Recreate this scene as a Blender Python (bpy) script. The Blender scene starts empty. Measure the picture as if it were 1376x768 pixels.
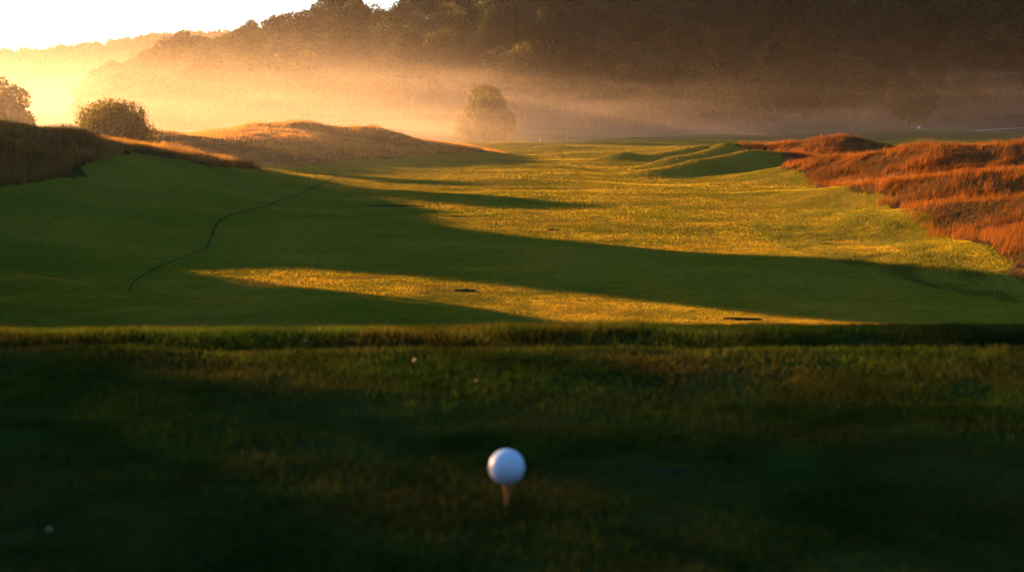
import bpy, bmesh, math, random
import numpy as np
from mathutils import Vector, Matrix

random.seed(7)
RNG = np.random.default_rng(7)
R = math.radians
scene = bpy.context.scene
COL = scene.collection

# ------------------------------------------------------------------ light direction
SUN_AZ = 45.0      # degrees left of the view axis (+Y)
SUN_EL = 6.8
SUNV = Vector((-math.sin(R(SUN_AZ)) * math.cos(R(SUN_EL)), math.cos(R(SUN_AZ)) * math.cos(R(SUN_EL)), math.sin(R(SUN_EL))))

# ------------------------------------------------------------------ camera numbers
FPX, CX, CY, PITCH, CAMZ = 1911.0, 688.0, 384.0, R(6.98), 0.47

def ray(px, py):
    c, u = (px - CX) / FPX, -(py - CY) / FPX
    return np.array([c, math.cos(PITCH) + u * math.sin(PITCH), -math.sin(PITCH) + u * math.cos(PITCH)])

def at(px, py, d):
    v = ray(px, py); v = v * (d / v[1])
    return np.array([v[0], v[1], CAMZ + v[2]])

# ------------------------------------------------------------------ noise
def _hash(ix, iy, seed):
    n = (ix.astype(np.int64) * 374761393 + iy.astype(np.int64) * 668265263 + seed * 974711) & 0x7fffffff
    n = ((n ^ (n >> 13)) * 1274126177) & 0x7fffffff
    return ((n ^ (n >> 16)) & 0xffff) / 65535.0

def vnoise(x, y, seed=0):
    ix, iy = np.floor(x), np.floor(y)
    fx, fy = x - ix, y - iy
    ux, uy = fx * fx * fx * (fx * (fx * 6 - 15) + 10), fy * fy * fy * (fy * (fy * 6 - 15) + 10)
    a, b = _hash(ix, iy, seed), _hash(ix + 1, iy, seed)
    c, d = _hash(ix, iy + 1, seed), _hash(ix + 1, iy + 1, seed)
    return (a + (b - a) * ux) * (1 - uy) + (c + (d - c) * ux) * uy - 0.5

def fbm(x, y, seed=0, octv=3):
    s, a = 0.0, 1.0
    for k in range(octv):
        s = s + a * vnoise(x * 2 ** k + 17.3 * k, y * 2 ** k - 9.1 * k, seed + k)
        a *= 0.5
    return s

def sstep(a, b, t):
    t = np.clip((t - a) / (b - a), 0, 1)
    return t * t * (3 - 2 * t)

# ------------------------------------------------------------------ terrain
def ridge(x, y, pts):
    """pts: (x, y, height, width) along a crest; returns the largest of the segments' bell profiles."""
    best = np.zeros_like(x)
    for (x0, y0, h0, w0), (x1, y1, h1, w1) in zip(pts[:-1], pts[1:]):
        dx, dy = x1 - x0, y1 - y0
        t = np.clip(((x - x0) * dx + (y - y0) * dy) / (dx * dx + dy * dy), 0, 1)
        d2 = (x - x0 - t * dx) ** 2 + (y - y0 - t * dy) ** 2
        w = w0 + t * (w1 - w0)
        best = np.maximum(best, (h0 + t * (h1 - h0)) * np.exp(-d2 / (w * w)))
    return best

PROF_Y = [-60, -12, 2.765, 2.89, 3.01, 3.14, 3.28, 3.6, 6, 15, 30, 40, 50, 330, 360, 430, 520, 3000]
PROF_Z = [-1, 0, 0.0, -0.052, -0.080, -0.064, -0.052, -0.085, -.55, -2.5, -4.95, -5.75, -6, -6.0, -5.7, -3.0, -1, 2]

LEFT_RIDGE = [(-75, 84, 5.4, 17), (-46, 96, 4.3, 13), (-36, 100, 3.4, 12), (-31, 108, 2.6, 10), (-27.5, 114, 1.7, 9), (-24.5, 122, .8, 7), (-22, 128, .2, 6)]
MID_RIDGE = [(-70, 165, 3.0, 16), (-46, 178, 3.0, 14), (-36, 190, 4.3, 15), (-30, 197, 5.2, 14), (-23, 201, 4.4, 13), (-14, 206, 2.4, 12), (-7, 212, 1.2, 9), (0, 218, .2, 8)]
MID_FRONT = [(-50, 160, 2.2, 9), (-38, 166, 2.4, 9), (-28, 172, 2.0, 10), (-17, 182, 1.0, 9), (-8, 192, .3, 8)]
RIGHT_A = [(26, 178, 0.47, 6.1), (33, 168, 2.09, 5.61), (38, 163, 2.75, 5.86), (44, 160, 1.9, 6.1), (60, 158, 0.76, 8.54)]
RIGHT_B = [(24.5, 140, 0.47, 4.88), (30, 129, 1.9, 5.61), (36, 120, 2.85, 6.1), (44, 114, 2.94, 6.1), (70, 108, 3.23, 9.76)]
RIGHT_C = [(21.5, 106, 0.38, 4.88), (25, 98, 1.42, 5.12), (30, 92, 2.18, 5.61), (40, 87, 2.47, 6.1), (60, 80, 2.85, 9.76)]
RIGHT_D = [(20.5, 84, 0.28, 4.88), (24.5, 77, 1.14, 4.88), (32, 71, 1.9, 5.37), (46, 64, 2.47, 8.54)]
RIGHT_E = [(20, 64, 0.28, 3.9), (25, 59, 0.95, 4.39), (34, 53, 1.71, 6.1)]
GREEN_A = [(12, 144, 0.09, 2.4), (15, 145, 0.81, 2.8), (19, 147, 1.62, 3.2), (25, 150, 2.34, 3.6), (30, 153, 1.62, 4)]
GREEN_B = [(15, 164, 0.18, 2.8), (19, 166, 1.35, 3.2), (25, 170, 1.98, 3.6)]
GREEN_C = [(11.5, 186, 0.18, 2.6), (14.5, 184, 1.17, 2.8), (17.5, 184, 0.81, 2.8), (25, 190, 1.8, 4)]

HILL_X = [-2000, -400, -230, -166, -152, -134, -108, -72, -42, -10, 60, 150, 400, 2000]
HILL_H = [0, 0, 0, 0, 4.5, 14, 20, 26, 35, 45, 58, 64, 70, 74]

def height(x, y):
    x = np.asarray(x, float); y = np.asarray(y, float)
    r = np.hypot(x, y)
    yy = y + np.where(r < 14, 0.05 * vnoise(x * 1.1, y * 0 + 3.3, 5) + .03 * vnoise(x * 4, y * 0 + 1.3, 6), 0)
    z = np.interp(yy, PROF_Y, PROF_Z)
    # the tee is a platform: its flanks fall away to the sides
    side = sstep(5, 26, np.abs(x)) * (1 - sstep(20, 45, y))
    z = z * (1 - side) + np.minimum(z, -3.2) * side
    far = sstep(30, 60, y)
    # soft swells of the fairway
    z = z + far * (0.70 * vnoise(x / 34, y / 30, 11) + 0.42 * vnoise(x / 13, y / 12, 12) + 0.11 * vnoise(x / 4.5, y / 4, 13))
    # left bank climbs to the mound
    z = z + 1.7 * sstep(-9, -34, x) * sstep(40, 70, y) * (1 - sstep(125, 170, y))
    z = z + 1.0 * sstep(15, 40, x) * sstep(40, 60, y) * (1 - sstep(170, 230, y))
    lump = fbm(x / 9, y / 9, 21, 3)
    for rd in (LEFT_RIDGE, MID_RIDGE, MID_FRONT, RIGHT_A, RIGHT_B, RIGHT_C, RIGHT_D, RIGHT_E):
        k = ridge(x, y, rd)
        z = z + k * (1 + .22 * lump)
    for rd in (GREEN_A, GREEN_B, GREEN_C):
        z = z + ridge(x, y, rd)
    # low rolls of the far valley
    z = z + sstep(300, 345, y) * (1 - sstep(430, 470, y)) * (2.6 * vnoise(x / 75 + .3, y / 24, 15) + 1.0 * vnoise(x / 26, y / 13, 16) + .3)
    # wooded hill
    hh = np.interp(x / np.maximum(y, 1) * 520, HILL_X, HILL_H)
    z = z + hh * sstep(395, 590, y) * (1 + .0 * lump) * (1 - .45 * sstep(650, 1500, y))
    # distant ridge
    fr = 44 + 16 * vnoise(x / 420, y * 0, 31) + 7 * vnoise(x / 120, y * 0, 32)
    z = z + fr * np.exp(-((y + .15 * x - 1230) / 190.0) ** 2) * sstep(300, -250, x)
    # near turf micro relief
    near = 1 - sstep(6, 12, r)
    z = z + near * (0.012 * vnoise(x * 2.2, y * 2.2, 41) + 0.006 * vnoise(x * 9, y * 9, 42))
    return z

def hgt(x, y):
    return float(height(np.array([x]), np.array([y]))[0])

def hit(px, py, near=5.0, far=900.0):
    v = ray(px, py)
    t = np.geomspace(near, far, 5000)
    X, Y, Z = v[0] * t, v[1] * t, CAMZ + v[2] * t
    below = np.nonzero(Z < height(X, Y))[0]
    i = below[0] if len(below) else len(t) - 1
    return np.array([X[i], Y[i], float(height(X[i:i + 1], Y[i:i + 1])[0])])

def inside(x, y, poly):
    c = np.zeros(len(x), bool)
    n = len(poly)
    for i in range(n):
        x0, y0 = poly[i]; x1, y1 = poly[(i + 1) % n]
        c ^= ((y0 > y) != (y1 > y)) & (x < (x1 - x0) * (y - y0) / ((y1 - y0) if y1 != y0 else 1e-9) + x0)
    return c

# ------------------------------------------------------------------ object helpers
def tag(o, label=None, cat=None, group=None, kind=None):
    if label: o['label'] = label
    if cat: o['category'] = cat
    if group: o['group'] = group
    if kind: o['kind'] = kind
    return o

def link(name, me, mat=None, parent=None):
    o = bpy.data.objects.new(name, me); COL.objects.link(o)
    if mat is not None and me is not None:
        if not me.materials: me.materials.append(mat)
    if parent is not None: o.parent = parent
    return o

def empty(name, loc, rz=0.0, sc=1.0):
    o = bpy.data.objects.new(name, None); COL.objects.link(o)
    o.location = loc; o.rotation_euler = (0, 0, rz); o.scale = (sc, sc, sc)
    o.empty_display_size = .2
    return o

def np_mesh(name, verts, quads=None, tris=None, smooth=False):
    me = bpy.data.meshes.new(name)
    verts = np.asarray(verts, np.float32)
    loops, starts, n = [], [], 0
    if quads is not None and len(quads):
        q = np.asarray(quads, np.int32); loops.append(q.ravel()); starts.append(np.arange(len(q)) * 4); n = len(q) * 4
    if tris is not None and len(tris):
        t = np.asarray(tris, np.int32); loops.append(t.ravel()); starts.append(n + np.arange(len(t)) * 3)
    loops = np.concatenate(loops).astype(np.int32); starts = np.concatenate(starts).astype(np.int32)
    me.vertices.add(len(verts)); me.vertices.foreach_set('co', verts.ravel())
    me.loops.add(len(loops)); me.loops.foreach_set('vertex_index', loops)
    me.polygons.add(len(starts)); me.polygons.foreach_set('loop_start', starts)
    if smooth: me.polygons.foreach_set('use_smooth', np.ones(len(starts), bool))
    me.update(calc_edges=True)
    return me

# ------------------------------------------------------------------ materials
class NT:
    def __init__(s, name):
        s.m = bpy.data.materials.new(name); s.m.use_nodes = True
        s.t = s.m.node_tree; s.t.nodes.clear(); s.out = s.t.nodes.new('ShaderNodeOutputMaterial')
    def n(s, kind, **kw):
        nd = s.t.nodes.new(kind)
        for k, v in kw.items():
            if k.startswith('_'): setattr(nd, k[1:], v)
            else: nd.inputs[k.replace('__', ' ')].default_value = v
        return nd
    def l(s, a, b): s.t.links.new(a, b)
    def noise(s, co, scale, detail=3.0, rough=.55):
        nd = s.n('ShaderNodeTexNoise', Scale=scale, Detail=detail, Roughness=rough)
        s.l(co, nd.inputs['Vector']); return nd.outputs['Fac']
    def ramp(s, fac, stops):
        nd = s.n('ShaderNodeValToRGB'); e = nd.color_ramp.elements
        while len(e) < len(stops): e.new(.5)
        for el, (p, c) in zip(e, stops):
            el.position = p; el.color = (*c, 1) if len(c) == 3 else c
        s.l(fac, nd.inputs['Fac']); return nd.outputs['Color']
    def mix(s, a, b, fac, mode='MIX'):
        nd = s.n('ShaderNodeMix', _data_type='RGBA', _blend_type=mode)
        for sock, v in ((nd.inputs[0], fac), (nd.inputs[6], a), (nd.inputs[7], b)):
            if hasattr(v, 'links'): s.l(v, sock)
            else: sock.default_value = v if isinstance(v, (int, float)) else (*v, 1)
        return nd.outputs[2]
    def math(s, op, a, b=0.0, clamp=False):
        nd = s.n('ShaderNodeMath', _operation=op, _use_clamp=clamp)
        for i, v in enumerate((a, b)):
            if hasattr(v, 'links'): s.l(v, nd.inputs[i])
            else: nd.inputs[i].default_value = v
        return nd.outputs[0]

def mat_turf(name, c_dark, c_mid, c_dry, patch=(.05, .35), bumps=((.45, .10), (2.2, .05), (9, .02)), dry_lo=.5):
    """Mown or rough turf on the ground sheet: patchy green with drier grass, bumpy at several sizes (metres)."""
    N = NT(name)
    co = N.n('ShaderNodeNewGeometry').outputs['Position']
    big = N.noise(co, patch[0], 3); mid = N.noise(co, patch[1], 4); fine = N.noise(co, 6.0, 4, .7)
    col = N.ramp(big, [(.30, c_dark), (.70, c_mid)])
    dry = N.math('MULTIPLY', N.math('ADD', mid, N.math('MULTIPLY', big, .6)), .62)
    dryf = N.ramp(dry, [(dry_lo - .08, (0, 0, 0)), (dry_lo + .10, (1, 1, 1))])
    col = N.mix(col, c_dry, dryf)
    col = N.mix(col, N.ramp(fine, [(.3, (.45, .45, .45)), (.7, (1.35, 1.35, 1.35))]), .8, 'MULTIPLY')
    last = None
    for sc, dist in bumps:
        b = N.n('ShaderNodeBump', Strength=1.0, Distance=dist)
        N.l(N.noise(co, sc, 4, .62), b.inputs['Height'])
        if last is not None: N.l(last, b.inputs['Normal'])
        last = b.outputs['Normal']
    d = N.n('ShaderNodeBsdfDiffuse', Roughness=1.0)
    N.l(col, d.inputs['Color']); N.l(last, d.inputs['Normal'])
    N.l(d.outputs[0], N.out.inputs['Surface'])
    return N.m

def mat_blade(name, c0, c1, trans=.5, patch=None, c2=None, mottle=None):
    """Leaf or grass blade: diffuse and translucent, each blade its own tint."""
    N = NT(name)
    g = N.n('ShaderNodeNewGeometry')
    col = N.ramp(g.outputs['Random Per Island'], [(0, c0), (1, c1)])
    if patch:
        col = N.mix(col, c2, N.ramp(N.noise(g.outputs['Position'], patch, 3), [(.42, (0, 0, 0)), (.62, (1, 1, 1))]))
    for sc, lo, hi in (mottle or ()):
        f = N.noise(g.outputs['Position'], sc, 3, .6)
        col = N.mix(col, N.ramp(f, [(.34, (lo, lo, lo)), (.66, (hi, hi * .97, hi * .9))]), 1.0, 'MULTIPLY')
    oi = N.n('ShaderNodeObjectInfo')
    col = N.mix(col, N.ramp(oi.outputs['Random'], [(0, (.75, .8, .7)), (1, (1.25, 1.15, 1.1))]), 1.0, 'MULTIPLY')
    d = N.n('ShaderNodeBsdfDiffuse'); t = N.n('ShaderNodeBsdfTranslucent')
    N.l(col, d.inputs['Color']); N.l(col, t.inputs['Color'])
    mx = N.n('ShaderNodeMixShader'); mx.inputs[0].default_value = trans
    N.l(d.outputs[0], mx.inputs[1]); N.l(t.outputs[0], mx.inputs[2]); N.l(mx.outputs[0], N.out.inputs['Surface'])
    return N.m

def mat_simple(name, col, rough=.6, spec=.4, noise=None, bump=0.0, bscale=40):
    N = NT(name)
    p = N.n('ShaderNodeBsdfPrincipled', Roughness=rough)
    p.inputs['Specular IOR Level'].default_value = spec
    co = N.n('ShaderNodeTexCoord').outputs['Object']
    f = N.noise(co, noise or 12, 4)
    c = N.mix([k * .75 for k in col], [min(1, k * 1.15) for k in col], f)
    N.l(c, p.inputs['Base Color'])
    if bump:
        b = N.n('ShaderNodeBump', Strength=1.0, Distance=bump)
        N.l(N.noise(co, bscale, 4), b.inputs['Height']); N.l(b.outputs[0], p.inputs['Normal'])
    N.l(p.outputs[0], N.out.inputs['Surface'])
    return N.m

M = {}
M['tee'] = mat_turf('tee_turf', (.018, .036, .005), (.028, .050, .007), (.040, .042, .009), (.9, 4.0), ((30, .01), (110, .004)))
M['fairway'] = mat_turf('fairway_turf', (.110, .105, .008), (.145, .130, .010), (.19, .145, .014), (.028, .16), ((.5, .25), (1.9, .18), (7, .09)), .50)
M['rough'] = mat_turf('rough_turf', (.040, .030, .008), (.060, .038, .010), (.09, .050, .014), (.06, .4), ((.4, .3), (1.6, .15), (6, .05)), .47)
M['field'] = mat_turf('valley_turf', (.035, .050, .014), (.060, .075, .020), (.085, .080, .03), (.012, .05), ((.1, .5), (.5, .25)), .55)
M['hill'] = mat_turf('woodland_floor', (.022, .026, .010), (.036, .034, .014), (.05, .04, .02), (.03, .1), ((.2, .6), (1, .2)), .55)

# ------------------------------------------------------------------ pixel-located outlines on the ground
LEFT_FESCUE = [(-95, 70), (-62, 78)] + [tuple(hit(*p)[:2]) for p in ((0, 252), (60, 245), (120, 226), (190, 206), (230, 212), (278, 223))] + [(-22.5, 128), (-27, 140), (-45, 140), (-100, 125)]
RIGHT_FESCUE = [tuple(hit(*p)[:2]) for p in ((1420, 392), (1376, 366), (1335, 345), (1290, 322), (1235, 291), (1185, 268), (1135, 252), (1090, 240), (1050, 226))] + [(28.5, 147), (27.5, 163), (25.5, 181), (40, 184), (90, 175), (95, 60), (48, 38), (28, 42)]
MID_FESCUE = [(-80, 152)] + [tuple(hit(*p)[:2]) for p in ((285, 226), (350, 224), (430, 218), (490, 215), (560, 208), (640, 206))] + [(0, 222), (-20, 222), (-45, 205), (-90, 185)]

# ------------------------------------------------------------------ ground sheet
def build_ground():
    rs = [0.25]
    while rs[-1] < 2600:
        r = rs[-1]
        rs.append(r * (1.011 if r < 6 else (1.03 if r < 38 else (1.0085 if r < 620 else 1.02))))
    rs = np.array(rs)
    fine = np.linspace(R(-29), R(29), 620)
    coarse = np.linspace(R(29), R(331), 90)[1:-1]
    ang = np.concatenate([fine, coarse])
    A, Rr = np.meshgrid(ang, rs)
    X, Y = Rr * np.sin(A), Rr * np.cos(A)
    Z = height(X.ravel(), Y.ravel()).reshape(X.shape)
    nr, na = X.shape
    V = np.stack([X, Y, Z], -1).reshape(-1, 3)
    V = np.concatenate([V, [[0, 0, 0]]])
    i, j = np.meshgrid(np.arange(nr - 1), np.arange(na), indexing='ij')
    j2 = (j + 1) % na
    Q = np.stack([i * na + j, i * na + j2, (i + 1) * na + j2, (i + 1) * na + j], -1).reshape(-1, 4)
    Q = Q[:, ::-1]
    cap = np.array([[nr * na, (k + 1) % na, k] for k in range(na)])[:, ::-1]
    cen = V[Q].mean(1)
    cx, cy = cen[:, 0], cen[:, 1]
    reg = np.full(len(Q), 1)
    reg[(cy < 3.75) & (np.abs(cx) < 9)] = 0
    w = vnoise(cx / 3, cy / 3, 51) * 2.0
    ju = cx + w; jv = cy + w
    reg[inside(ju, jv, LEFT_FESCUE) | inside(ju, jv, RIGHT_FESCUE) | inside(ju, jv, MID_FESCUE)] = 2
    reg[(cy > 318 + 8 * vnoise(cx / 20, cy * 0, 3))] = 3
    hillmask = (cy > 396) & (np.interp(cx / np.maximum(cy, 1) * 520, HILL_X, HILL_H) > .5)
    reg[hillmask | (cy > 800)] = 4
    for k, (nm, mt, desc) in enumerate((('tee_ground', 'tee', ''), ('fairway', 'fairway', ''), ('rough_ground', 'rough', ''), ('valley_field', 'field', ''), ('hillside', 'hill', ''))):
        q = Q[reg == k]
        t = cap if k == 0 else None
        used = np.unique(np.concatenate([q.ravel(), t.ravel()]) if t is not None else q.ravel())
        mp = np.zeros(len(V), np.int64); mp[used] = np.arange(len(used))
        o = link(nm, np_mesh(nm, V[used], mp[q], mp[t] if t is not None else None, smooth=True), M[mt])
        tag(o, kind='structure')
build_ground()

# ------------------------------------------------------------------ grass blades
def blades(name, P, H, W, mat, lean=.35, wind=(0.0, 0.0), segs=2, yaw=None):
    """P (n,3) roots, H heights, W widths -> one mesh of tapering bent blades."""
    n = len(P)
    a = RNG.uniform(0, 2 * np.pi, n) if yaw is None else yaw
    wd = np.stack([np.cos(a), np.sin(a), np.zeros(n)], -1)
    la = RNG.uniform(0, 2 * np.pi, n); lm = np.abs(RNG.normal(0, lean, n)) * H
    off = np.stack([np.cos(la) * lm + wind[0] * H, np.sin(la) * lm + wind[1] * H, np.zeros(n)], -1)
    rows = []
    for k in range(segs):
        f = k / segs
        c = P + off * f ** 1.7
        c[:, 2] = P[:, 2] + H * (f * (1 - .12 * f))
        w = (W * (1 - .55 * f) / 2)[:, None] * wd
        rows += [c - w, c + w]
    tip = P + off; tip[:, 2] = P[:, 2] + H * .9
    rows.append(tip)
    k = len(rows)
    V = np.stack(rows, 1).reshape(-1, 3)
    b = np.arange(n) * k
    Q = [np.stack([b + 2 * s, b + 2 * s + 1, b + 2 * s + 3, b + 2 * s + 2], -1) for s in range(segs - 1)]
    Q = np.concatenate(Q) if Q else None
    T = np.stack([b + k - 3, b + k - 2, b + k - 1], -1)
    return link(name, np_mesh(name, V, Q, T), mat)

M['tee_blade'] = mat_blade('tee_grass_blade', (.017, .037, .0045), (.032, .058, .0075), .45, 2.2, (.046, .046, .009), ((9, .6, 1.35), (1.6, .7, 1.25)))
M['fescue_orange'] = mat_blade('fescue_rust', (.070, .022, .004), (.17, .060, .010), .5, .17, (.045, .018, .005))  # dark patches: browner grass, with the shade of the folds painted in
M['fescue_brown'] = mat_blade('fescue_brown', (.030, .020, .007), (.08, .050, .016), .45, .30, (.045, .038, .009))
M['fescue_stem'] = mat_blade('fescue_stem', (.12, .050, .012), (.21, .10, .026), .45)
M['fescue_straw'] = mat_blade('fescue_straw', (.17, .088, .020), (.35, .19, .045), .5, .3, (.20, .10, .02))

def sample_poly(poly, n, dens=None):
    p = np.array(poly); lo, hi = p.min(0), p.max(0)
    out = []
    tot = 0
    while tot < n:
        q = RNG.uniform(lo, hi, (n * 2, 2))
        m = inside(q[:, 0], q[:, 1], poly)
        m &= np.abs(q[:, 0]) < .40 * q[:, 1] + 4
        if dens is not None: m &= RNG.uniform(0, 1, len(q)) < dens(q[:, 0], q[:, 1])
        q = q[m]; out.append(q); tot += len(q)
    return np.concatenate(out)[:n]

def fescue(name, poly, n, hmean, mat, width=.022, wind=(.18, -.12)):
    def dens(x, y):
        return np.clip(.55 + 1.3 * fbm(x / 2.6, y / 2.6, 61, 3), .12, 1)
    q = sample_poly(poly, n, dens)
    # ragged edge: the roots wander in and out of the outline
    q = q + np.column_stack([fbm(q[:, 0] / 3.0, q[:, 1] / 3.0, 63, 3), fbm(q[:, 0] / 3.0, q[:, 1] / 3.0, 64, 3)]) * 1.7
    z = height(q[:, 0], q[:, 1])
    H = hmean * np.clip(1 + .9 * fbm(q[:, 0] / 3.4, q[:, 1] / 3.4, 62, 2), .45, 1.6) * RNG.uniform(.6, 1.2, n)
    P = np.column_stack([q, z - .03])
    return blades(name, P, H, np.full(n, width) * (q[:, 1] / 85), mat, .28, wind, 3)

tag(fescue('rough_grass', RIGHT_FESCUE, 290000, .50, M['fescue_orange'], .0115), kind='stuff')
tag(fescue('rough_grass', RIGHT_FESCUE, 90000, .40, M['fescue_brown'], .016), kind='stuff')
tag(fescue('rough_grass', LEFT_FESCUE, 40000, .5, M['fescue_brown']), kind='stuff')
tag(fescue('rough_grass', RIGHT_FESCUE, 18000, .80, M['fescue_stem'], .011, (.26, -.15)), kind='stuff')
tag(fescue('rough_grass', LEFT_FESCUE, 16000, .85, M['fescue_stem'], .011, (.24, -.15)), kind='stuff')
tag(fescue('rough_grass', LEFT_FESCUE, 110000, .75, M['fescue_straw']), kind='stuff')
tag(fescue('rough_grass', MID_FESCUE, 90000, .42, M['fescue_straw'], .02), kind='stuff')

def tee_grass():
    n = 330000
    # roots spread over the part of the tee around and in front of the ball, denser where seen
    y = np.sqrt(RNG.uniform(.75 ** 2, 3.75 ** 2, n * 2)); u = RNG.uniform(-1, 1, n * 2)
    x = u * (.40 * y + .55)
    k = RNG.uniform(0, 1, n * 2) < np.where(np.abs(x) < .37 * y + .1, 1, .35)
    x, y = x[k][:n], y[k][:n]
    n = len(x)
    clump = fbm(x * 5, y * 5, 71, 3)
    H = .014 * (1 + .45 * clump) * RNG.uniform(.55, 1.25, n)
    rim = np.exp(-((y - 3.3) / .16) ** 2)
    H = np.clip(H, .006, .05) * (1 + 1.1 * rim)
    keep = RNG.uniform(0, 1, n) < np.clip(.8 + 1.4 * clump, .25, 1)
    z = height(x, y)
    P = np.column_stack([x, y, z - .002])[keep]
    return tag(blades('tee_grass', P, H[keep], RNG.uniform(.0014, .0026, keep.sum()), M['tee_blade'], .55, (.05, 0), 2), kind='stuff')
tee_grass()

# dark scars in the fairway turf, the trodden line across it: (centre px, half width m)
SCARS = [(hit(625, 391), .33, .20), (hit(742, 309), .26, .20), (hit(615, 291), .50, .28), (hit(540, 277), 1.7, .35), (hit(996, 429), .45, .12)]
LINE = [hit(*p) for p in ((174, 392), (182, 377), (215, 358), (252, 344), (276, 334), (284, 320), (290, 303), (312, 289), (342, 281), (376, 270), (412, 257), (440, 243), (462, 236))]
def catmull(P, n=8):
    P = np.array(P); out = []
    for i in range(len(P) - 1):
        p0, p1, p2, p3 = P[max(i - 1, 0)], P[i], P[i + 1], P[min(i + 2, len(P) - 1)]
        for k in range(n):
            t = k / n
            out.append(.5 * ((2 * p1) + (p2 - p0) * t + (2 * p0 - 5 * p1 + 4 * p2 - p3) * t * t + (3 * p1 - p0 - 3 * p2 + p3) * t ** 3))
    out.append(P[-1]); return np.array(out)
LINE_C = catmull([p[:2] for p in LINE], 14)
def line_dist(x, y):
    d = np.full(len(x), 9.0)
    m = (x < 0) & (y > 38) & (y < 180)
    q = np.column_stack([x[m], y[m]]); best = np.full(len(q), 9.0)
    for c in LINE_C: best = np.minimum(best, np.hypot(q[:, 0] - c[0], q[:, 1] - c[1]))
    d[m] = best; return d
M['fairway_blade'] = mat_blade('fairway_grass_blade', (.158, .144, .010), (.172, .157, .011), .5, .16, (.21, .155, .014), ((.42, .62, 1.28), (1.5, .66, 1.22), (.07, .78, 1.18)))
def fairway_grass(n=1000000):
    iy = RNG.uniform(1 / 330, 1 / 39.0, n); y = 1 / iy
    x = RNG.uniform(-1, 1, n) * (.42 * y + 1)
    m = ~(inside(x, y, LEFT_FESCUE) | inside(x, y, RIGHT_FESCUE) | inside(x, y, MID_FESCUE))
    m &= line_dist(x, y) > .08 * np.clip(y / 65, .7, 2)
    for c, a, b in SCARS: m &= ((x - c[0]) / a) ** 2 + ((y - c[1]) / b) ** 2 > 1.1
    x, y = x[m], y[m]; n = len(x)
    s = (y / 60) ** .8
    cl = fbm(x / 1.3, y / 1.3, 81, 3) + .8 * fbm(x / 6, y / 6, 82, 2)
    H = .036 * s * np.clip(1 + .7 * cl, .4, 1.8) * RNG.uniform(.6, 1.3, n)
    P = np.column_stack([x, y, height(x, y) - .006])
    return tag(blades('fairway_grass', P, H, (.017 * s) * RNG.uniform(.7, 1.3, n), M['fairway_blade'], .6, (.1, -.06), 1), kind='stuff')
fairway_grass()

M['trod'] = mat_turf('trodden_turf', (.042, .042, .007), (.064, .058, .010), (.09, .07, .014), (.4, 2.0), ((4, .05), (14, .02)))
M['soil'] = mat_simple('damp_soil', (.034, .028, .012), 1.0, .0, 5, .03, 14)
def line_strip():
    n = len(LINE_C); t = np.gradient(LINE_C, axis=0); t /= np.linalg.norm(t, axis=1)[:, None]
    nn = np.column_stack([-t[:, 1], t[:, 0]])
    V = []
    f = np.sin(np.linspace(0, np.pi, n)) ** .4
    for s, dz in ((-1, .006), (-.45, .018), (.45, .018), (1, .006)):
        wv = (.06 * f * np.clip(LINE_C[:, 1] / 65, .7, 1.8) * np.clip(1 + 1.5 * vnoise(np.arange(n) * .23, np.full(n, s), 91), .15, 1.8))[:, None]
        p = LINE_C + nn * wv * s
        V.append(np.column_stack([p, height(p[:, 0], p[:, 1]) + dz + .02]))
    V = np.stack(V, 1).reshape(-1, 3); b = np.arange(n - 1) * 4
    Q = np.concatenate([np.stack([b + k, b + k + 1, b + k + 5, b + k + 4], -1) for k in range(3)])
    tag(link('trodden_path', np_mesh('trodden_path', V, Q, smooth=True), M['trod']), kind='structure')
line_strip()

def scar(name, c, a, b, dz, label, cat):
    # an irregular bare patch with a slightly raised torn edge
    n, V, Q = 30, [], []
    for k, (f, h) in enumerate(((0.02, .2), (.5, .2), (.8, .5), (.95, 1.0), (1.08, .6), (1.2, -1.0))):
        for i in range(n):
            t = 2 * math.pi * i / n
            w = 1 + .22 * math.sin(3 * t + c[0]) + .14 * math.sin(5 * t + c[1]) + .07 * math.sin(11 * t)
            x, y = c[0] + a * f * w * math.cos(t), c[1] + b * f * w * math.sin(t)
            V.append((x, y, hgt(x, y) + dz * h))
    for k in range(5):
        for i in range(n): Q.append((k * n + i, k * n + (i + 1) % n, (k + 1) * n + (i + 1) % n, (k + 1) * n + i))
    V.append((c[0], c[1], hgt(c[0], c[1]) + dz * .2))
    T = [(len(V) - 1, (i + 1) % n, i) for i in range(n)]
    V = np.array(V) - np.array([c[0], c[1], 0]); Q = np.array(Q)[:, ::-1]; T = np.array(T)[:, ::-1]
    o = link(name, np_mesh(name, V, Q, T, smooth=True), M['soil']); o.location = (c[0], c[1], 0)
    return tag(o, label, cat)
for (c, a, b), lab in zip(SCARS, ('dark scar in the turf of the near lit strip between two long shadows',
        'small dark scar in the lit fairway just beyond the middle of the long shadow',
        'dark scar in the lit fairway beyond the long shadow, left of the smallest scar',
        'longest thin dark scar in the fairway at the point of the mound shadow',
        'faint low scar close above the far rim of the tee, right of the ball')):
    scar('turf_scar', c, a, b, .045, lab, 'turf scar')
c = hit(895, 633, .5, 10); scar('divot', c, .022, .011, .003, 'dark divot in the shaded tee turf to the right of the ball', 'divot')

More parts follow.
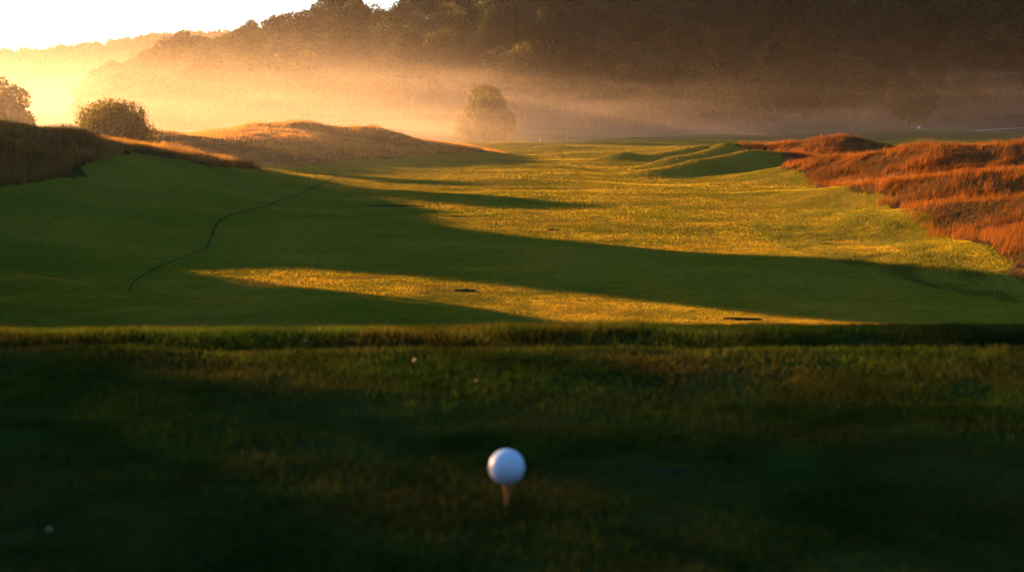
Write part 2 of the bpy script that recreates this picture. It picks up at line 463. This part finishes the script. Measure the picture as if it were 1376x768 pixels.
# longer tufts scattered over the rough slope below the dunes
RIPPLE = [tuple(hit(*p)[:2]) for p in ((1000, 300), (1060, 268), (1120, 262), (1190, 285), (1250, 330), (1330, 372), (1376, 410), (1200, 372), (1080, 345))]
def rough_tufts(n=42000):
    q = sample_poly(RIPPLE, n, lambda x, y: np.clip(.25 + 1.6 * fbm(x / 1.1, y / 2.2, 95, 3), 0.05, 1))
    H = .085 * RNG.uniform(.5, 1.4, n) * np.clip(1 + 1.2 * fbm(q[:, 0] / 1.1, q[:, 1] / 2.2, 95, 3), .4, 2)
    P = np.column_stack([q, height(q[:, 0], q[:, 1]) - .01])
    tag(blades('rough_tufts', P, H, np.full(n, .022) * q[:, 1] / 70, M['tuft_blade'], .4, (.15, -.1), 2), kind='stuff')
M['tuft_blade'] = mat_blade('rough_tuft_blade', (.040, .048, .007), (.085, .085, .013), .45)
rough_tufts()

# ------------------------------------------------------------------ trees
def tube(V, Q, pts, rads, nseg=6):
    base = len(V)
    for i, (p, r) in enumerate(zip(pts, rads)):
        d = (pts[min(i + 1, len(pts) - 1)] - pts[max(i - 1, 0)]).normalized()
        a = d.orthogonal().normalized(); b = d.cross(a)
        for k in range(nseg):
            t = 2 * math.pi * k / nseg
            V.append(p + (a * math.cos(t) + b * math.sin(t)) * r)
    for i in range(len(pts) - 1):
        for k in range(nseg):
            Q.append((base + i * nseg + k, base + i * nseg + (k + 1) % nseg, base + (i + 1) * nseg + (k + 1) % nseg, base + (i + 1) * nseg + k))

def tree_meshes(seed, h, w, base_frac, nleaf, leaf, nlobe=16, round_=False, spiky=0.0, spread=.12, jit=.38, core=.25):
    rng = np.random.default_rng(seed); rnd = random.Random(seed)
    ch = h * (1 - base_frac); cz = h * base_frac + ch * .5
    lobes = []
    while len(lobes) < nlobe:
        p = rng.normal(0, 1, 3); p /= np.linalg.norm(p); p *= rng.uniform(.25, .82) ** .6
        c = np.array([p[0] * w * .5, p[1] * w * .5, cz + p[2] * ch * .5])
        r = (rng.uniform(.16, .27) if not round_ else rng.uniform(.2, .3)) * min(w, ch * 1.1)
        lobes.append((c, r))
    V, Q = [], []
    lean = Vector((rnd.uniform(-.06, .06), rnd.uniform(-.06, .06), 0)) * h
    trunk = [Vector((0, 0, -.4)) , Vector((0, 0, h * .12)), Vector(lean * .4) + Vector((0, 0, h * .35)), lean + Vector((0, 0, h * .72))]
    r0 = h * .028
    tube(V, Q, trunk, [r0 * 1.35, r0, r0 * .75, r0 * .25], 7)
    for c, r in lobes[:11]:
        t = rnd.uniform(.25, .75)
        s = trunk[1].lerp(trunk[3], t)
        e = Vector(c); m = s.lerp(e, .5) + Vector((0, 0, -.03 * h))
        tube(V, Q, [s, m, e], [r0 * .45, r0 * .28, r0 * .08], 5)
    tr = np_mesh('trunk', [tuple(v) for v in V], Q, smooth=True)
    # crown: leaf sprays around the lobes, some within
    ws = np.array([r ** 2 for _, r in lobes]); ws /= ws.sum()
    li = rng.choice(len(lobes), nleaf, p=ws)
    C = np.array([l[0] for l in lobes])[li]; RR = np.array([l[1] for l in lobes])[li]
    d = rng.normal(0, 1, (nleaf, 3)); d /= np.linalg.norm(d, axis=1)[:, None]
    rad = RR * np.clip(rng.normal(.90, spread, nleaf), .15, 1.1 + spiky)
    cen = C + d * rad[:, None] * np.array([1, 1, .85])
    nrm = d + rng.normal(0, jit, (nleaf, 3)); nrm /= np.linalg.norm(nrm, axis=1)[:, None]
    up = rng.normal(0, 1, (nleaf, 3)); a = np.cross(nrm, up); a /= np.linalg.norm(a, axis=1)[:, None]; b = np.cross(nrm, a)
    s = leaf * rng.uniform(.55, 1.25, nleaf)[:, None]
    q = np.stack([cen - a * s * .5, cen + b * s * .34 + nrm * s * .1, cen + a * s * .55, cen - b * s * .34 + nrm * s * .1], 1).reshape(-1, 3)
    idx = np.arange(nleaf * 4).reshape(-1, 4)
    # sprays inside the crown, between the lobes
    ni = int(nleaf * core)
    e = rng.normal(0, 1, (ni, 3)); e /= np.linalg.norm(e, axis=1)[:, None]
    ce = np.array([0, 0, cz]) + e * (rng.uniform(0, 1, (ni, 1)) ** .4) * np.array([w * .43, w * .43, ch * .44])
    a2 = rng.normal(0, 1, (ni, 3)); a2 /= np.linalg.norm(a2, axis=1)[:, None]
    b2 = np.cross(a2, e); b2 /= np.linalg.norm(b2, axis=1)[:, None]
    s2 = leaf * rng.uniform(1.0, 1.9, ni)[:, None]
    q2 = np.stack([ce - a2 * s2 * .5, ce + b2 * s2 * .4, ce + a2 * s2 * .5, ce - b2 * s2 * .4], 1).reshape(-1, 3)
    q = np.concatenate([q, q2]); idx = np.arange(len(q)).reshape(-1, 4)
    cr = np_mesh('crown', q, idx)
    return tr, cr

M['bark'] = mat_simple('bark', (.07, .05, .035), .9, .1, 6, .03, 8)
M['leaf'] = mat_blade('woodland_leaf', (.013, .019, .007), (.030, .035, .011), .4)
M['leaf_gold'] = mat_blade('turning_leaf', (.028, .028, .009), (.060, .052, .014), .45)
M['leaf_lit_paint'] = mat_blade('painted_backlit_leaf', (.050, .050, .012), (.100, .088, .018), .55)  # brighter copy of the leaf, golden backlight painted into its colour
PROTO = {}
def tree(kind, loc, label, group=None, rz=0.0, sc=1.0, name='tree', cat='tree'):
    tr, cr, lm = PROTO[kind]
    root = empty(name, loc, rz, sc)
    tag(root, label, cat, group)
    link('trunk', tr, M['bark'], root); link('crown', cr, M[lm], root)
    return root

for k in range(7):
    h = [11, 14.5, 12, 10, 16, 12.5, 10][k]; w = [10, 9, 12.5, 9, 9.5, 13, 10][k]
    PROTO['wood%d' % k] = (*tree_meshes(100 + k, h, w, .10, 5200, .82, 15, True, 0, .11, .4, .12), 'leaf' if k not in (2, 5) else 'leaf_gold')
PROTO['open'] = (*tree_meshes(201, 13, 12, .2, 4500, .7, 13), 'leaf')
PROTO['round'] = (*tree_meshes(211, 12.0, 12.5, .0, 24000, .62, 24, True, 0, .09, .4, .3), 'leaf')
PROTO['round_lit_paint'] = (*PROTO['round'][:2], 'leaf_lit_paint')
PROTO['bush'] = (*tree_meshes(222, 6.0, 6.6, .0, 30000, .25, 24, True, .14, .14, .6, .3), 'leaf_lit_paint')
PROTO['sparse'] = (*tree_meshes(251, 15, 13, .06, 3600, 1.0, 24, True), 'leaf')
PROTO['shade'] = (*tree_meshes(231, 15, 13, .06, 12000, 1.0, 24, True), 'leaf')
def open_beams(me, x0, y0, z0, rz, sc, beams):
    """Drop the leaves of a crown that stand in the way of a few thin sunbeams."""
    n = len(me.vertices); v = np.empty(n * 3, np.float32); me.vertices.foreach_get('co', v); v = v.reshape(-1, 4, 3)
    c = v.mean(1) * sc
    cr, sr = math.cos(rz), math.sin(rz)
    wx = np.stack([c[:, 0] * cr - c[:, 1] * sr + x0, c[:, 0] * sr + c[:, 1] * cr + y0, c[:, 2] + z0], -1)
    sv = np.array(SUNV); keep = np.ones(len(c), bool)
    for p, rq, rz_ in beams:
        d = wx - np.array(p); d = d - (d @ sv)[:, None] * sv
        side = np.array([.7071, .7071, 0]); upv = np.cross(sv, side)
        keep &= ((d @ side) / rq) ** 2 + ((d @ upv) / rz_) ** 2 > 1
    v = v[keep].reshape(-1, 3)
    return np_mesh('crown', v, np.arange(len(v)).reshape(-1, 4))
PROTO['front'] = (*tree_meshes(231, 15, 13, .0, 68000, .42, 30, True, 0, .25, .8, 0), 'leaf')
PROTO['shrub'] = (*tree_meshes(241, 4.0, 4.4, .0, 9000, .24, 22, True), 'leaf')

# ------------------------------------------------------------------ the wood on the hillside
def wood():
    pts = []
    y = 398.0
    while y < 640:
        x = -.40 * y
        while x < .40 * y:
            xx, yy = x + RNG.uniform(-4.2, 4.2), y + RNG.uniform(-4, 4)
            hh = np.interp(xx / yy * 520, HILL_X, HILL_H)
            edge = 400 + 16 * vnoise(np.array([xx / 30.]), np.array([0.5]), 77)[0]
            if hh > 4.0 and yy > edge:
                pts.append((xx, yy, hgt(xx, yy)))
            x += 10.4
        y += 9.6
    pts = np.array(pts)
    elev = (pts[:, 2] + 11 - CAMZ) / pts[:, 1]
    col = pts[:, 0] / pts[:, 1]
    pix = CX + col * FPX
    # the crowns that stand on the skyline: highest of their neighbours
    sky = np.zeros(len(pts), bool)
    for i in range(len(pts)):
        if pix[i] < 570:
            nb = np.abs(pix - pix[i]) < 9
            if elev[i] >= np.sort(elev[nb])[-2:].min(): sky[i] = True
    vis = np.hypot(pts[:, 0], pts[:, 1]) + np.where(elev > .085, 400, 0)
    order = [i for i in np.argsort(vis) if not sky[i]][:max(0, 285 - int(sky.sum()))]
    ind = set(order) | set(np.nonzero(sky)[0].tolist())
    names = ['wood%d' % k for k in range(7)]
    for i in sorted(ind):
        k = names[int(RNG.integers(7))]
        s = RNG.choice([.62, .8, .95, 1.1, 1.3], p=[.06, .30, .34, .24, .06]) * RNG.uniform(.92, 1.08)
        if sky[i]:
            lab, g = 'hazy broadleaf tree whose crown stands on the skyline of the wooded hill', 'trees along the skyline of the wooded hill'
        else:
            lab, g = 'hazy broadleaf tree within the wood that covers the hillside below its skyline', 'trees of the wood on the hillside'
        tree(k, (pts[i, 0], pts[i, 1], pts[i, 2] - .2), lab, g, RNG.uniform(0, 6.28), s)
    rest = [i for i in range(len(pts)) if i not in ind]
    mass('woodland', pts[rest], 480, 10.5, .95, 'leaf')

def mass(name, pts, nleaf, h, leaf, mat):
    """Trees too many to tell apart, as one canopy of leaf sprays."""
    Vs = []
    for p in pts:
        s = RNG.uniform(.75, 1.25)
        nl = 7
        d = RNG.normal(0, 1, (nl, 3)); d /= np.linalg.norm(d, axis=1)[:, None]
        LC = d * np.array([3.2, 3.2, 2.6]) * RNG.uniform(.4, 1, (nl, 1)) * s + np.array([0, 0, h * .6 * s])
        li = RNG.integers(0, nl, nleaf)
        dd = RNG.normal(0, 1, (nleaf, 3)); dd /= np.linalg.norm(dd, axis=1)[:, None]
        c = LC[li] + dd * 2.5 * s * np.clip(RNG.normal(.85, .25, (nleaf, 1)), .2, 1.4)
        nn = dd + RNG.normal(0, .6, (nleaf, 3)); nn /= np.linalg.norm(nn, axis=1)[:, None]
        a = np.cross(nn, RNG.normal(0, 1, (nleaf, 3))); a /= np.linalg.norm(a, axis=1)[:, None]; b = np.cross(nn, a)
        sz = leaf * RNG.uniform(.6, 1.3, nleaf)[:, None]
        q = np.stack([c - a * sz * .5, c + b * sz * .4, c + a * sz * .5, c - b * sz * .4], 1).reshape(-1, 3) + p
        Vs.append(q)
    V = np.concatenate(Vs)
    return tag(link(name, np_mesh(name, V, np.arange(len(V)).reshape(-1, 4)), M[mat]), kind='stuff')
wood()

def far_wood():
    pts = []
    for k in range(900):
        y = RNG.uniform(1120, 1290); x = RNG.uniform(-640, -150)
        pts.append((x, y, hgt(x, y)))
    mass('distant_woodland', np.array(pts), 150, 12, 2.2, 'leaf')
far_wood()

# trees that stand alone
def ground(x, y, dz=-.1): return (x, y, hgt(x, y) + dz)
def px_ground(px, d): return (px - CX) / FPX * d * 1.0
def stand(kind, px, d, label, sc=1.0, rz=0.0, name='tree', cat='tree', group=None, dz=-.1):
    x = ray(px, 200)[0] / ray(px, 200)[1] * d
    return tree(kind, ground(x, d, dz), label, group, rz, sc, name, cat)
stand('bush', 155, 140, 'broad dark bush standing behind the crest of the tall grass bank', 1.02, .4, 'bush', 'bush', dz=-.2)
stand('round_lit_paint', -4, 190, 'rounded hazy tree cut off by the left edge above the grass bank', .78, 1.0)
stand('round', 651, 318, 'round lone tree in the mist behind the green', 1.0, 2.0, dz=-1.7)
stand('open', 1220, 378, 'faint flat-topped tree in the mist beyond the rust coloured dunes', 1.0, .5)
stand('open', 292, 470, 'large open-crowned tree standing out at the lower left end of the wooded skyline', 1.05, 2.4)
stand('wood3', 232, 470, 'pale tree on the left shoulder of the wood, just left of the open-crowned skyline tree', .9, 3.0)
stand('wood6', 178, 452, 'low pale tree in bright mist between the two taller pale ones', .8, 4.1)
stand('wood2', 126, 432, 'small faint tree farthest left at the misty foot of the wood', .7, 5.2)
stand('wood1', 205, 455, 'pale tree in bright mist left of the wooded hill, upper of two', .95, .7)
stand('wood4', 150, 440, 'pale tree half lost in bright mist behind the dark bush', .85, 1.7)

# trees beyond the left edge that throw the long shadows
def qt(q, t): return (.7071 * (q - t), .7071 * (q + t))
SHADE = [('shade', 46.5, 124, .95), ('shade', 41.5, 126, .80),
         ('shade', 28.3, 88, .44), ('sparse', 23.4, 76, .42), ('shade', 20.3, 80, .30), ('shade', 14, 64, .72), ('shade', 8, 50, .9),
         ('front', 4.0, 31, .82), ('front', -2.0, 35, .86), ('shade', -10, 36, .8), ('shade', 11, 42, .7)]
BALL = at(681, 627, 1.66)
BEAMS = [(BALL + np.array([0, 0, .008]), .18, .17)]
for k in range(9):
    bx = -1.15 + 1.9 * k / 8 + RNG.uniform(-.06, .06); by = 3.27 + RNG.uniform(-.05, .08)
    BEAMS.append((np.array([bx, by, hgt(bx, by) + .035]), .32 if k < 7 else .24, .22))
for k, q, t, s in SHADE:
    x, y = qt(q, t)
    if k == 'front':
        loc = ground(x, y, -.3); tr, cr, lm = PROTO['front']
        PROTO['thin%g' % q] = (tr, open_beams(cr, *loc, q, s, BEAMS), lm); k = 'thin%g' % q
    tree(k, ground(x, y, -.3), 'tall broad tree beyond the left edge that throws a long shadow over the grass', 'trees left of the fairway', q, s)

# unseen trees added behind the camera to keep low sky off ball and near turf
for x, y, s in ((-13, -12, .6), (-6, -22, .7), (4, -24, .6), (15, -14, .7), (17, -3, .6)):
    tree('shade', ground(x, y, -.3), 'unseen tree added behind the tee to block low sky from the ball and near turf', 'unseen trees added behind the tee to block the sky', x, s)

# ------------------------------------------------------------------ ball and tee
def golf_ball():
    bm = bmesh.new(); bmesh.ops.create_icosphere(bm, subdivisions=6, radius=1.0)
    n = 336
    k = np.arange(n) + .5
    ph = np.arccos(1 - 2 * k / n); th = np.pi * (1 + 5 ** .5) * k
    D = np.stack([np.cos(th) * np.sin(ph), np.sin(th) * np.sin(ph), np.cos(ph)], -1)
    V = np.array([v.co[:] for v in bm.verts])
    V /= np.linalg.norm(V, axis=1)[:, None]
    ang = np.arccos(np.clip((V @ D.T).max(1), -1, 1))
    dep = .014 * np.clip(1 - (ang / .092) ** 2, 0, 1)
    V = V * (.02135 * (1 - dep))[:, None]
    for v, c in zip(bm.verts, V): v.co = c
    for f in bm.faces: f.smooth = True
    me = bpy.data.meshes.new('golf_ball'); bm.to_mesh(me); bm.free()
    return me

BALL = at(681, 627, 1.66)
gz = hgt(BALL[0], BALL[1])
M['ball'] = mat_simple('ball_cover', (.74, .75, .76), .35, .5, 30)
M['peg'] = mat_simple('tee_wood', (.62, .20, .035), .55, .3, 60)
ob = link('golf_ball', golf_ball(), M['ball']); ob.location = BALL
tag(ob, 'white dimpled golf ball resting on a wooden tee', 'golf ball')
def lathe(name, prof, mat, seg=28):
    V, Q = [], []
    for r, z in prof:
        for s in range(seg):
            t = 2 * math.pi * s / seg; V.append((r * math.cos(t), r * math.sin(t), z))
    for i in range(len(prof) - 1):
        for s in range(seg):
            Q.append((i * seg + s, i * seg + (s + 1) % seg, (i + 1) * seg + (s + 1) % seg, (i + 1) * seg + s))
    return link(name, np_mesh(name, V, Q, smooth=True), mat)
top = BALL[2] - .0196
pg = lathe('golf_tee', [(0.0001, -.062), (.0012, -.058), (.0024, -.048), (.0026, -.016), (.0034, -.009), (.0056, -.002), (.0061, 0), (.0058, .0008), (.0045, -.0008), (.0001, -.0018)], M['peg'])
pg.location = (BALL[0], BALL[1], top)
tag(pg, 'slim orange-brown wooden tee peg stuck in the turf under the ball', 'golf tee')

# ------------------------------------------------------------------ flag on the far green
M['white'] = mat_simple('white_paint', (.80, .79, .76), .5, .4, 20)
M['flag_white'] = mat_simple('weathered_white', (.48, .45, .38), .7, .2, 10)
fx = ray(762, 200)[0] / ray(762, 200)[1] * 315
fl = empty('flagstick', (fx, 315, hgt(fx, 315))); tag(fl, 'thin pale flagstick with a small flag on the far green', 'flagstick')
lathe('pole', [(.0001, -.1), (.022, -.1), (.018, 2.2), (.0001, 2.21)], M['flag_white'], 10).parent = fl
def flag_cloth():
    V, Q = [], []
    for i in range(9):
        for j in range(5):
            u = i / 8
            V.append((.03 + .42 * u, .06 * math.sin(5 * u) * u, 2.15 - .55 * (j / 4) - .2 * u))
    for i in range(8):
        for j in range(4): Q.append((i * 5 + j, i * 5 + j + 1, i * 5 + j + 6, i * 5 + j + 5))
    o = link('flag', np_mesh('flag', V, Q, smooth=True), M['flag_white'], fl)
    s = o.modifiers.new('thick', 'SOLIDIFY'); s.thickness = .01
flag_cloth()

def speck(px, py, dm, label):  # pale bloom shapes added to stand for dew-lit specks
    c = hit(px, py, .5, 8)
    root = empty('dew_speck', (c[0], c[1], c[2])); tag(root, label, 'speck', 'dew-lit specks in the tee turf')
    lathe('stem', [(.0006, -.004), (.0005, .014), (.0001, .0145)], M['tee_blade'], 6).parent = root
    bm = bmesh.new()
    for i in range(26):
        ph = math.acos(1 - 1.7 * (i + .5) / 26); th = 2.399963 * i
        d = Vector((math.cos(th) * math.sin(ph), math.sin(th) * math.sin(ph), math.cos(ph)))
        a = d.orthogonal().normalized() * dm * .16
        p0, p1 = d * dm * .12, d * dm * .55
        vs_ = [bm.verts.new(p + Vector((0, 0, .014))) for p in (p0 - a * .5, p0 + a * .5, p1 + a, p1 * 1.12, p1 - a)]
        bm.faces.new(vs_)
    me = bpy.data.meshes.new('speck_head'); bm.to_mesh(me); bm.free()
    link('speck_head', me, M['glint_paint'], root)
M['glint_paint'] = mat_blade('glint_paint', (.42, .34, .20), (.55, .46, .30), .4)  # glint of lit dew put into a pale colour
for px, py, dm, lab in ((557, 494, .0065, 'pale bloom shape added for a dew-lit speck in the grass behind the ball, left of the middle of the tee'),
                        (410, 466, .006, 'pale bloom shape added for a dew-lit speck at the dark hollow under the far rim, left of centre'),
                        (67, 728, .005, 'pale bloom shape added for a dew-lit speck low in the dark turf near the bottom left corner'),
                        (430, 449, .006, 'pale bloom shape added for a dew-lit speck on the far rim of the tee, above the hollow left of centre'),
                        (640, 522, .004, 'tiny pale bloom shape added for a dew-lit speck directly behind the ball in the shaded turf')):
    speck(px, py, dm, lab)

# marker stones and the pale path in the far valley
def marker(px, py, r, label):
    c = hit(px, py)
    o = lathe('marker', [(.0001, -.1), (r * .9, -.1), (r * .95, r * .4), (r, r * .9), (r * .8, r * 1.5), (r * .45, r * 1.85), (.0001, r * 1.95)], M['white'], 18)
    o.location = (c[0], c[1], c[2]); tag(o, label, 'marker')
marker(1235, 173, .36, 'white domed marker in the dark valley beyond the rust coloured dunes')
marker(726, 189, .20, 'tiny pale marker near the far green, left of the flagstick')
PATH_C = catmull([hit(px, py)[:2] for px, py in ((1460, 170), (1376, 172), (1340, 174), (1310, 176))], 10)
def far_path():
    n = len(PATH_C); t = np.gradient(PATH_C, axis=0); t /= np.linalg.norm(t, axis=1)[:, None]
    nn = np.column_stack([-t[:, 1], t[:, 0]]); V = []
    for sd in (-1, -.3, .3, 1):
        p = PATH_C + nn * sd * .8
        V.append(np.column_stack([p, height(p[:, 0], p[:, 1]) + .05 - .02 * sd * sd]))
    V = np.stack(V, 1).reshape(-1, 3); b = np.arange(n - 1) * 4
    Q = np.concatenate([np.stack([b + k, b + k + 1, b + k + 5, b + k + 4], -1) for k in range(3)])
    tag(link('path', np_mesh('path', V, Q, smooth=True), M['gravel']), kind='structure')
M['gravel'] = mat_simple('pale_gravel', (.24, .22, .18), .9, .2, 3)
far_path()

# ------------------------------------------------------------------ camera
cam = bpy.data.cameras.new('camera'); co = bpy.data.objects.new('camera', cam); COL.objects.link(co)
co.location = (0, 0, CAMZ); co.rotation_euler = (R(90) - PITCH, 0, 0)
cam.sensor_width = 36; cam.lens = 36 * FPX / 1376
cam.clip_start = .05; cam.clip_end = 6000
cam.dof.use_dof = True; cam.dof.focus_distance = 75; cam.dof.aperture_fstop = 7.1
scene.camera = co

# ------------------------------------------------------------------ sun and sky
sun = bpy.data.lights.new('sun', 'SUN'); sun.energy = 5.0; sun.angle = R(.6); sun.color = (1.0, .50, .19)
so = bpy.data.objects.new('sun', sun); COL.objects.link(so)
so.rotation_euler = (-SUNV).to_track_quat('-Z', 'Y').to_euler()
so.location = (-40, 40, 30)
w = bpy.data.worlds.new('World'); scene.world = w; w.use_nodes = True
nt = w.node_tree; bg = nt.nodes['Background']
sky = nt.nodes.new('ShaderNodeTexSky'); sky.sky_type = 'NISHITA'; sky.sun_disc = False
sky.sun_elevation = R(SUN_EL); sky.sun_rotation = R(-SUN_AZ)
sky.air_density = .9; sky.dust_density = 3.0; sky.ozone_density = 4.5
nt.links.new(sky.outputs[0], bg.inputs[0]); bg.inputs[1].default_value = .042

# ------------------------------------------------------------------ air
def box(name, lo, hi, mat):
    bm = bmesh.new(); bmesh.ops.create_cube(bm, size=1.0)
    for v in bm.verts:
        v.co = [lo[k] + (v.co[k] + .5) * (hi[k] - lo[k]) for k in range(3)]
    me = bpy.data.meshes.new(name); bm.to_mesh(me); bm.free()
    return tag(link(name, me, mat), kind='stuff')
HAZE = 0.00002
def mat_haze():
    N = NT('haze'); v = N.n('ShaderNodeVolumePrincipled', Density=HAZE, Anisotropy=.84)
    v.inputs['Color'].default_value = (.97, .91, .82, 1)
    N.l(v.outputs[0], N.out.inputs['Volume']); return N.m
MIST = .0060
VEIL = .0005
USE_HAZE = True
USE_MIST = True
if USE_HAZE: box('haze', (-2650, -2650, -12), (2650, 2650, 95), mat_haze())
def mat_mist():
    """Ground mist: banks with drifting tops beyond the fairway, and a thin veil over the left bank."""
    N = NT('mist')
    g = N.n('ShaderNodeNewGeometry').outputs['Position']
    sp = N.n('ShaderNodeSeparateXYZ'); N.l(g, sp.inputs[0])
    X, Y, Z = sp.outputs['X'], sp.outputs['Y'], sp.outputs['Z']
    def rng(v, a, b, c, d):
        m = N.n('ShaderNodeMapRange', _interpolation_type='SMOOTHSTEP'); N.l(v, m.inputs[0])
        for k, x in enumerate((a, b, c, d)): m.inputs[k + 1].default_value = x
        return m.outputs[0]
    mp = N.n('ShaderNodeMapping'); mp.inputs['Scale'].default_value = (.8, 1, 3.5); N.l(g, mp.inputs['Vector'])
    nz = N.noise(mp.outputs[0], .016, 4, .55)
    top = N.math('ADD', N.math('ADD', N.math('ADD', 8.0, rng(X, 40, 150, 0, 4)), rng(X, -100, 60, 9, 0)), N.math('MULTIPLY', N.math('SUBTRACT', nz, .5), 30))
    hz = N.math('SUBTRACT', 1.0, N.math('DIVIDE', N.math('ADD', Z, 6), N.math('ADD', top, 6)), True)
    hz = N.math('POWER', hz, 1.2)
    shift = N.math('MAXIMUM', N.math('MULTIPLY', N.math('MAXIMUM', N.math('ADD', X, 20), 0.0), -1.1), -105)
    front = rng(N.math('ADD', Y, shift), 225, 345, 0, 1)
    thin = N.math('MULTIPLY', N.math('MULTIPLY', rng(X, -95, 20, .16, .95), rng(X, 30, 120, 1.0, 3.3)), rng(X, -160, -98, .10, 1.0))
    mp2 = N.n('ShaderNodeMapping'); mp2.inputs['Scale'].default_value = (.55, 1, 4.5); N.l(g, mp2.inputs['Vector'])
    wisp = rng(N.noise(mp2.outputs[0], .024, 4, .6), .38, .62, .08, 2.0)
    front = N.math('MULTIPLY', front, wisp)
    bank = N.math('MULTIPLY', N.math('MULTIPLY', hz, front), N.math('MULTIPLY', thin, MIST))
    veil = N.math('MULTIPLY', N.math('MULTIPLY', rng(X, -40, 10, 1.5, .2), rng(Y, 60, 150, 0, 1)), rng(Z, -2, 20, VEIL, 0))
    v = N.n('ShaderNodeVolumePrincipled', Anisotropy=.5)
    v.inputs['Color'].default_value = (.46, .40, .31, 1)
    N.l(N.math('ADD', bank, veil), v.inputs['Density'])
    N.l(v.outputs[0], N.out.inputs['Volume'])
    return N.m
def mat_far_mist():
    N = NT('far_mist')
    g = N.n('ShaderNodeNewGeometry').outputs['Position']
    sp = N.n('ShaderNodeSeparateXYZ'); N.l(g, sp.inputs[0])
    def rng(v, a, b, c, d):
        m = N.n('ShaderNodeMapRange', _interpolation_type='SMOOTHSTEP'); N.l(v, m.inputs[0])
        for k, x in enumerate((a, b, c, d)): m.inputs[k + 1].default_value = x
        return m.outputs[0]
    d = N.math('MULTIPLY', rng(sp.outputs['Z'], 0, 62, .00025, .00008), rng(sp.outputs['Y'], 640, 760, 0, 1))
    v = N.n('ShaderNodeVolumePrincipled', Anisotropy=.4)
    v.inputs['Color'].default_value = (.60, .52, .42, 1)
    N.l(d, v.inputs['Density']); N.l(v.outputs[0], N.out.inputs['Volume'])
    return N.m
if USE_MIST: box('mist', (-900, 630, -9), (-60, 1110, 70), mat_far_mist())
if USE_MIST: box('mist', (-420, 55, -9), (420, 560, 40), mat_mist())

# ------------------------------------------------------------------ view
vs = scene.view_settings
vs.view_transform = 'Standard'; vs.look = 'None'; vs.gamma = 1.0; vs.exposure = 3.8
cy = scene.cycles
cy.use_denoising = True
try: cy.denoiser = 'OPENIMAGEDENOISE'
except Exception: pass
cy.max_bounces = 5; cy.diffuse_bounces = 2; cy.transmission_bounces = 4; cy.volume_bounces = 1
cy.volume_step_rate = 2.0; cy.volume_max_steps = 128
cy.sample_clamp_indirect = 6
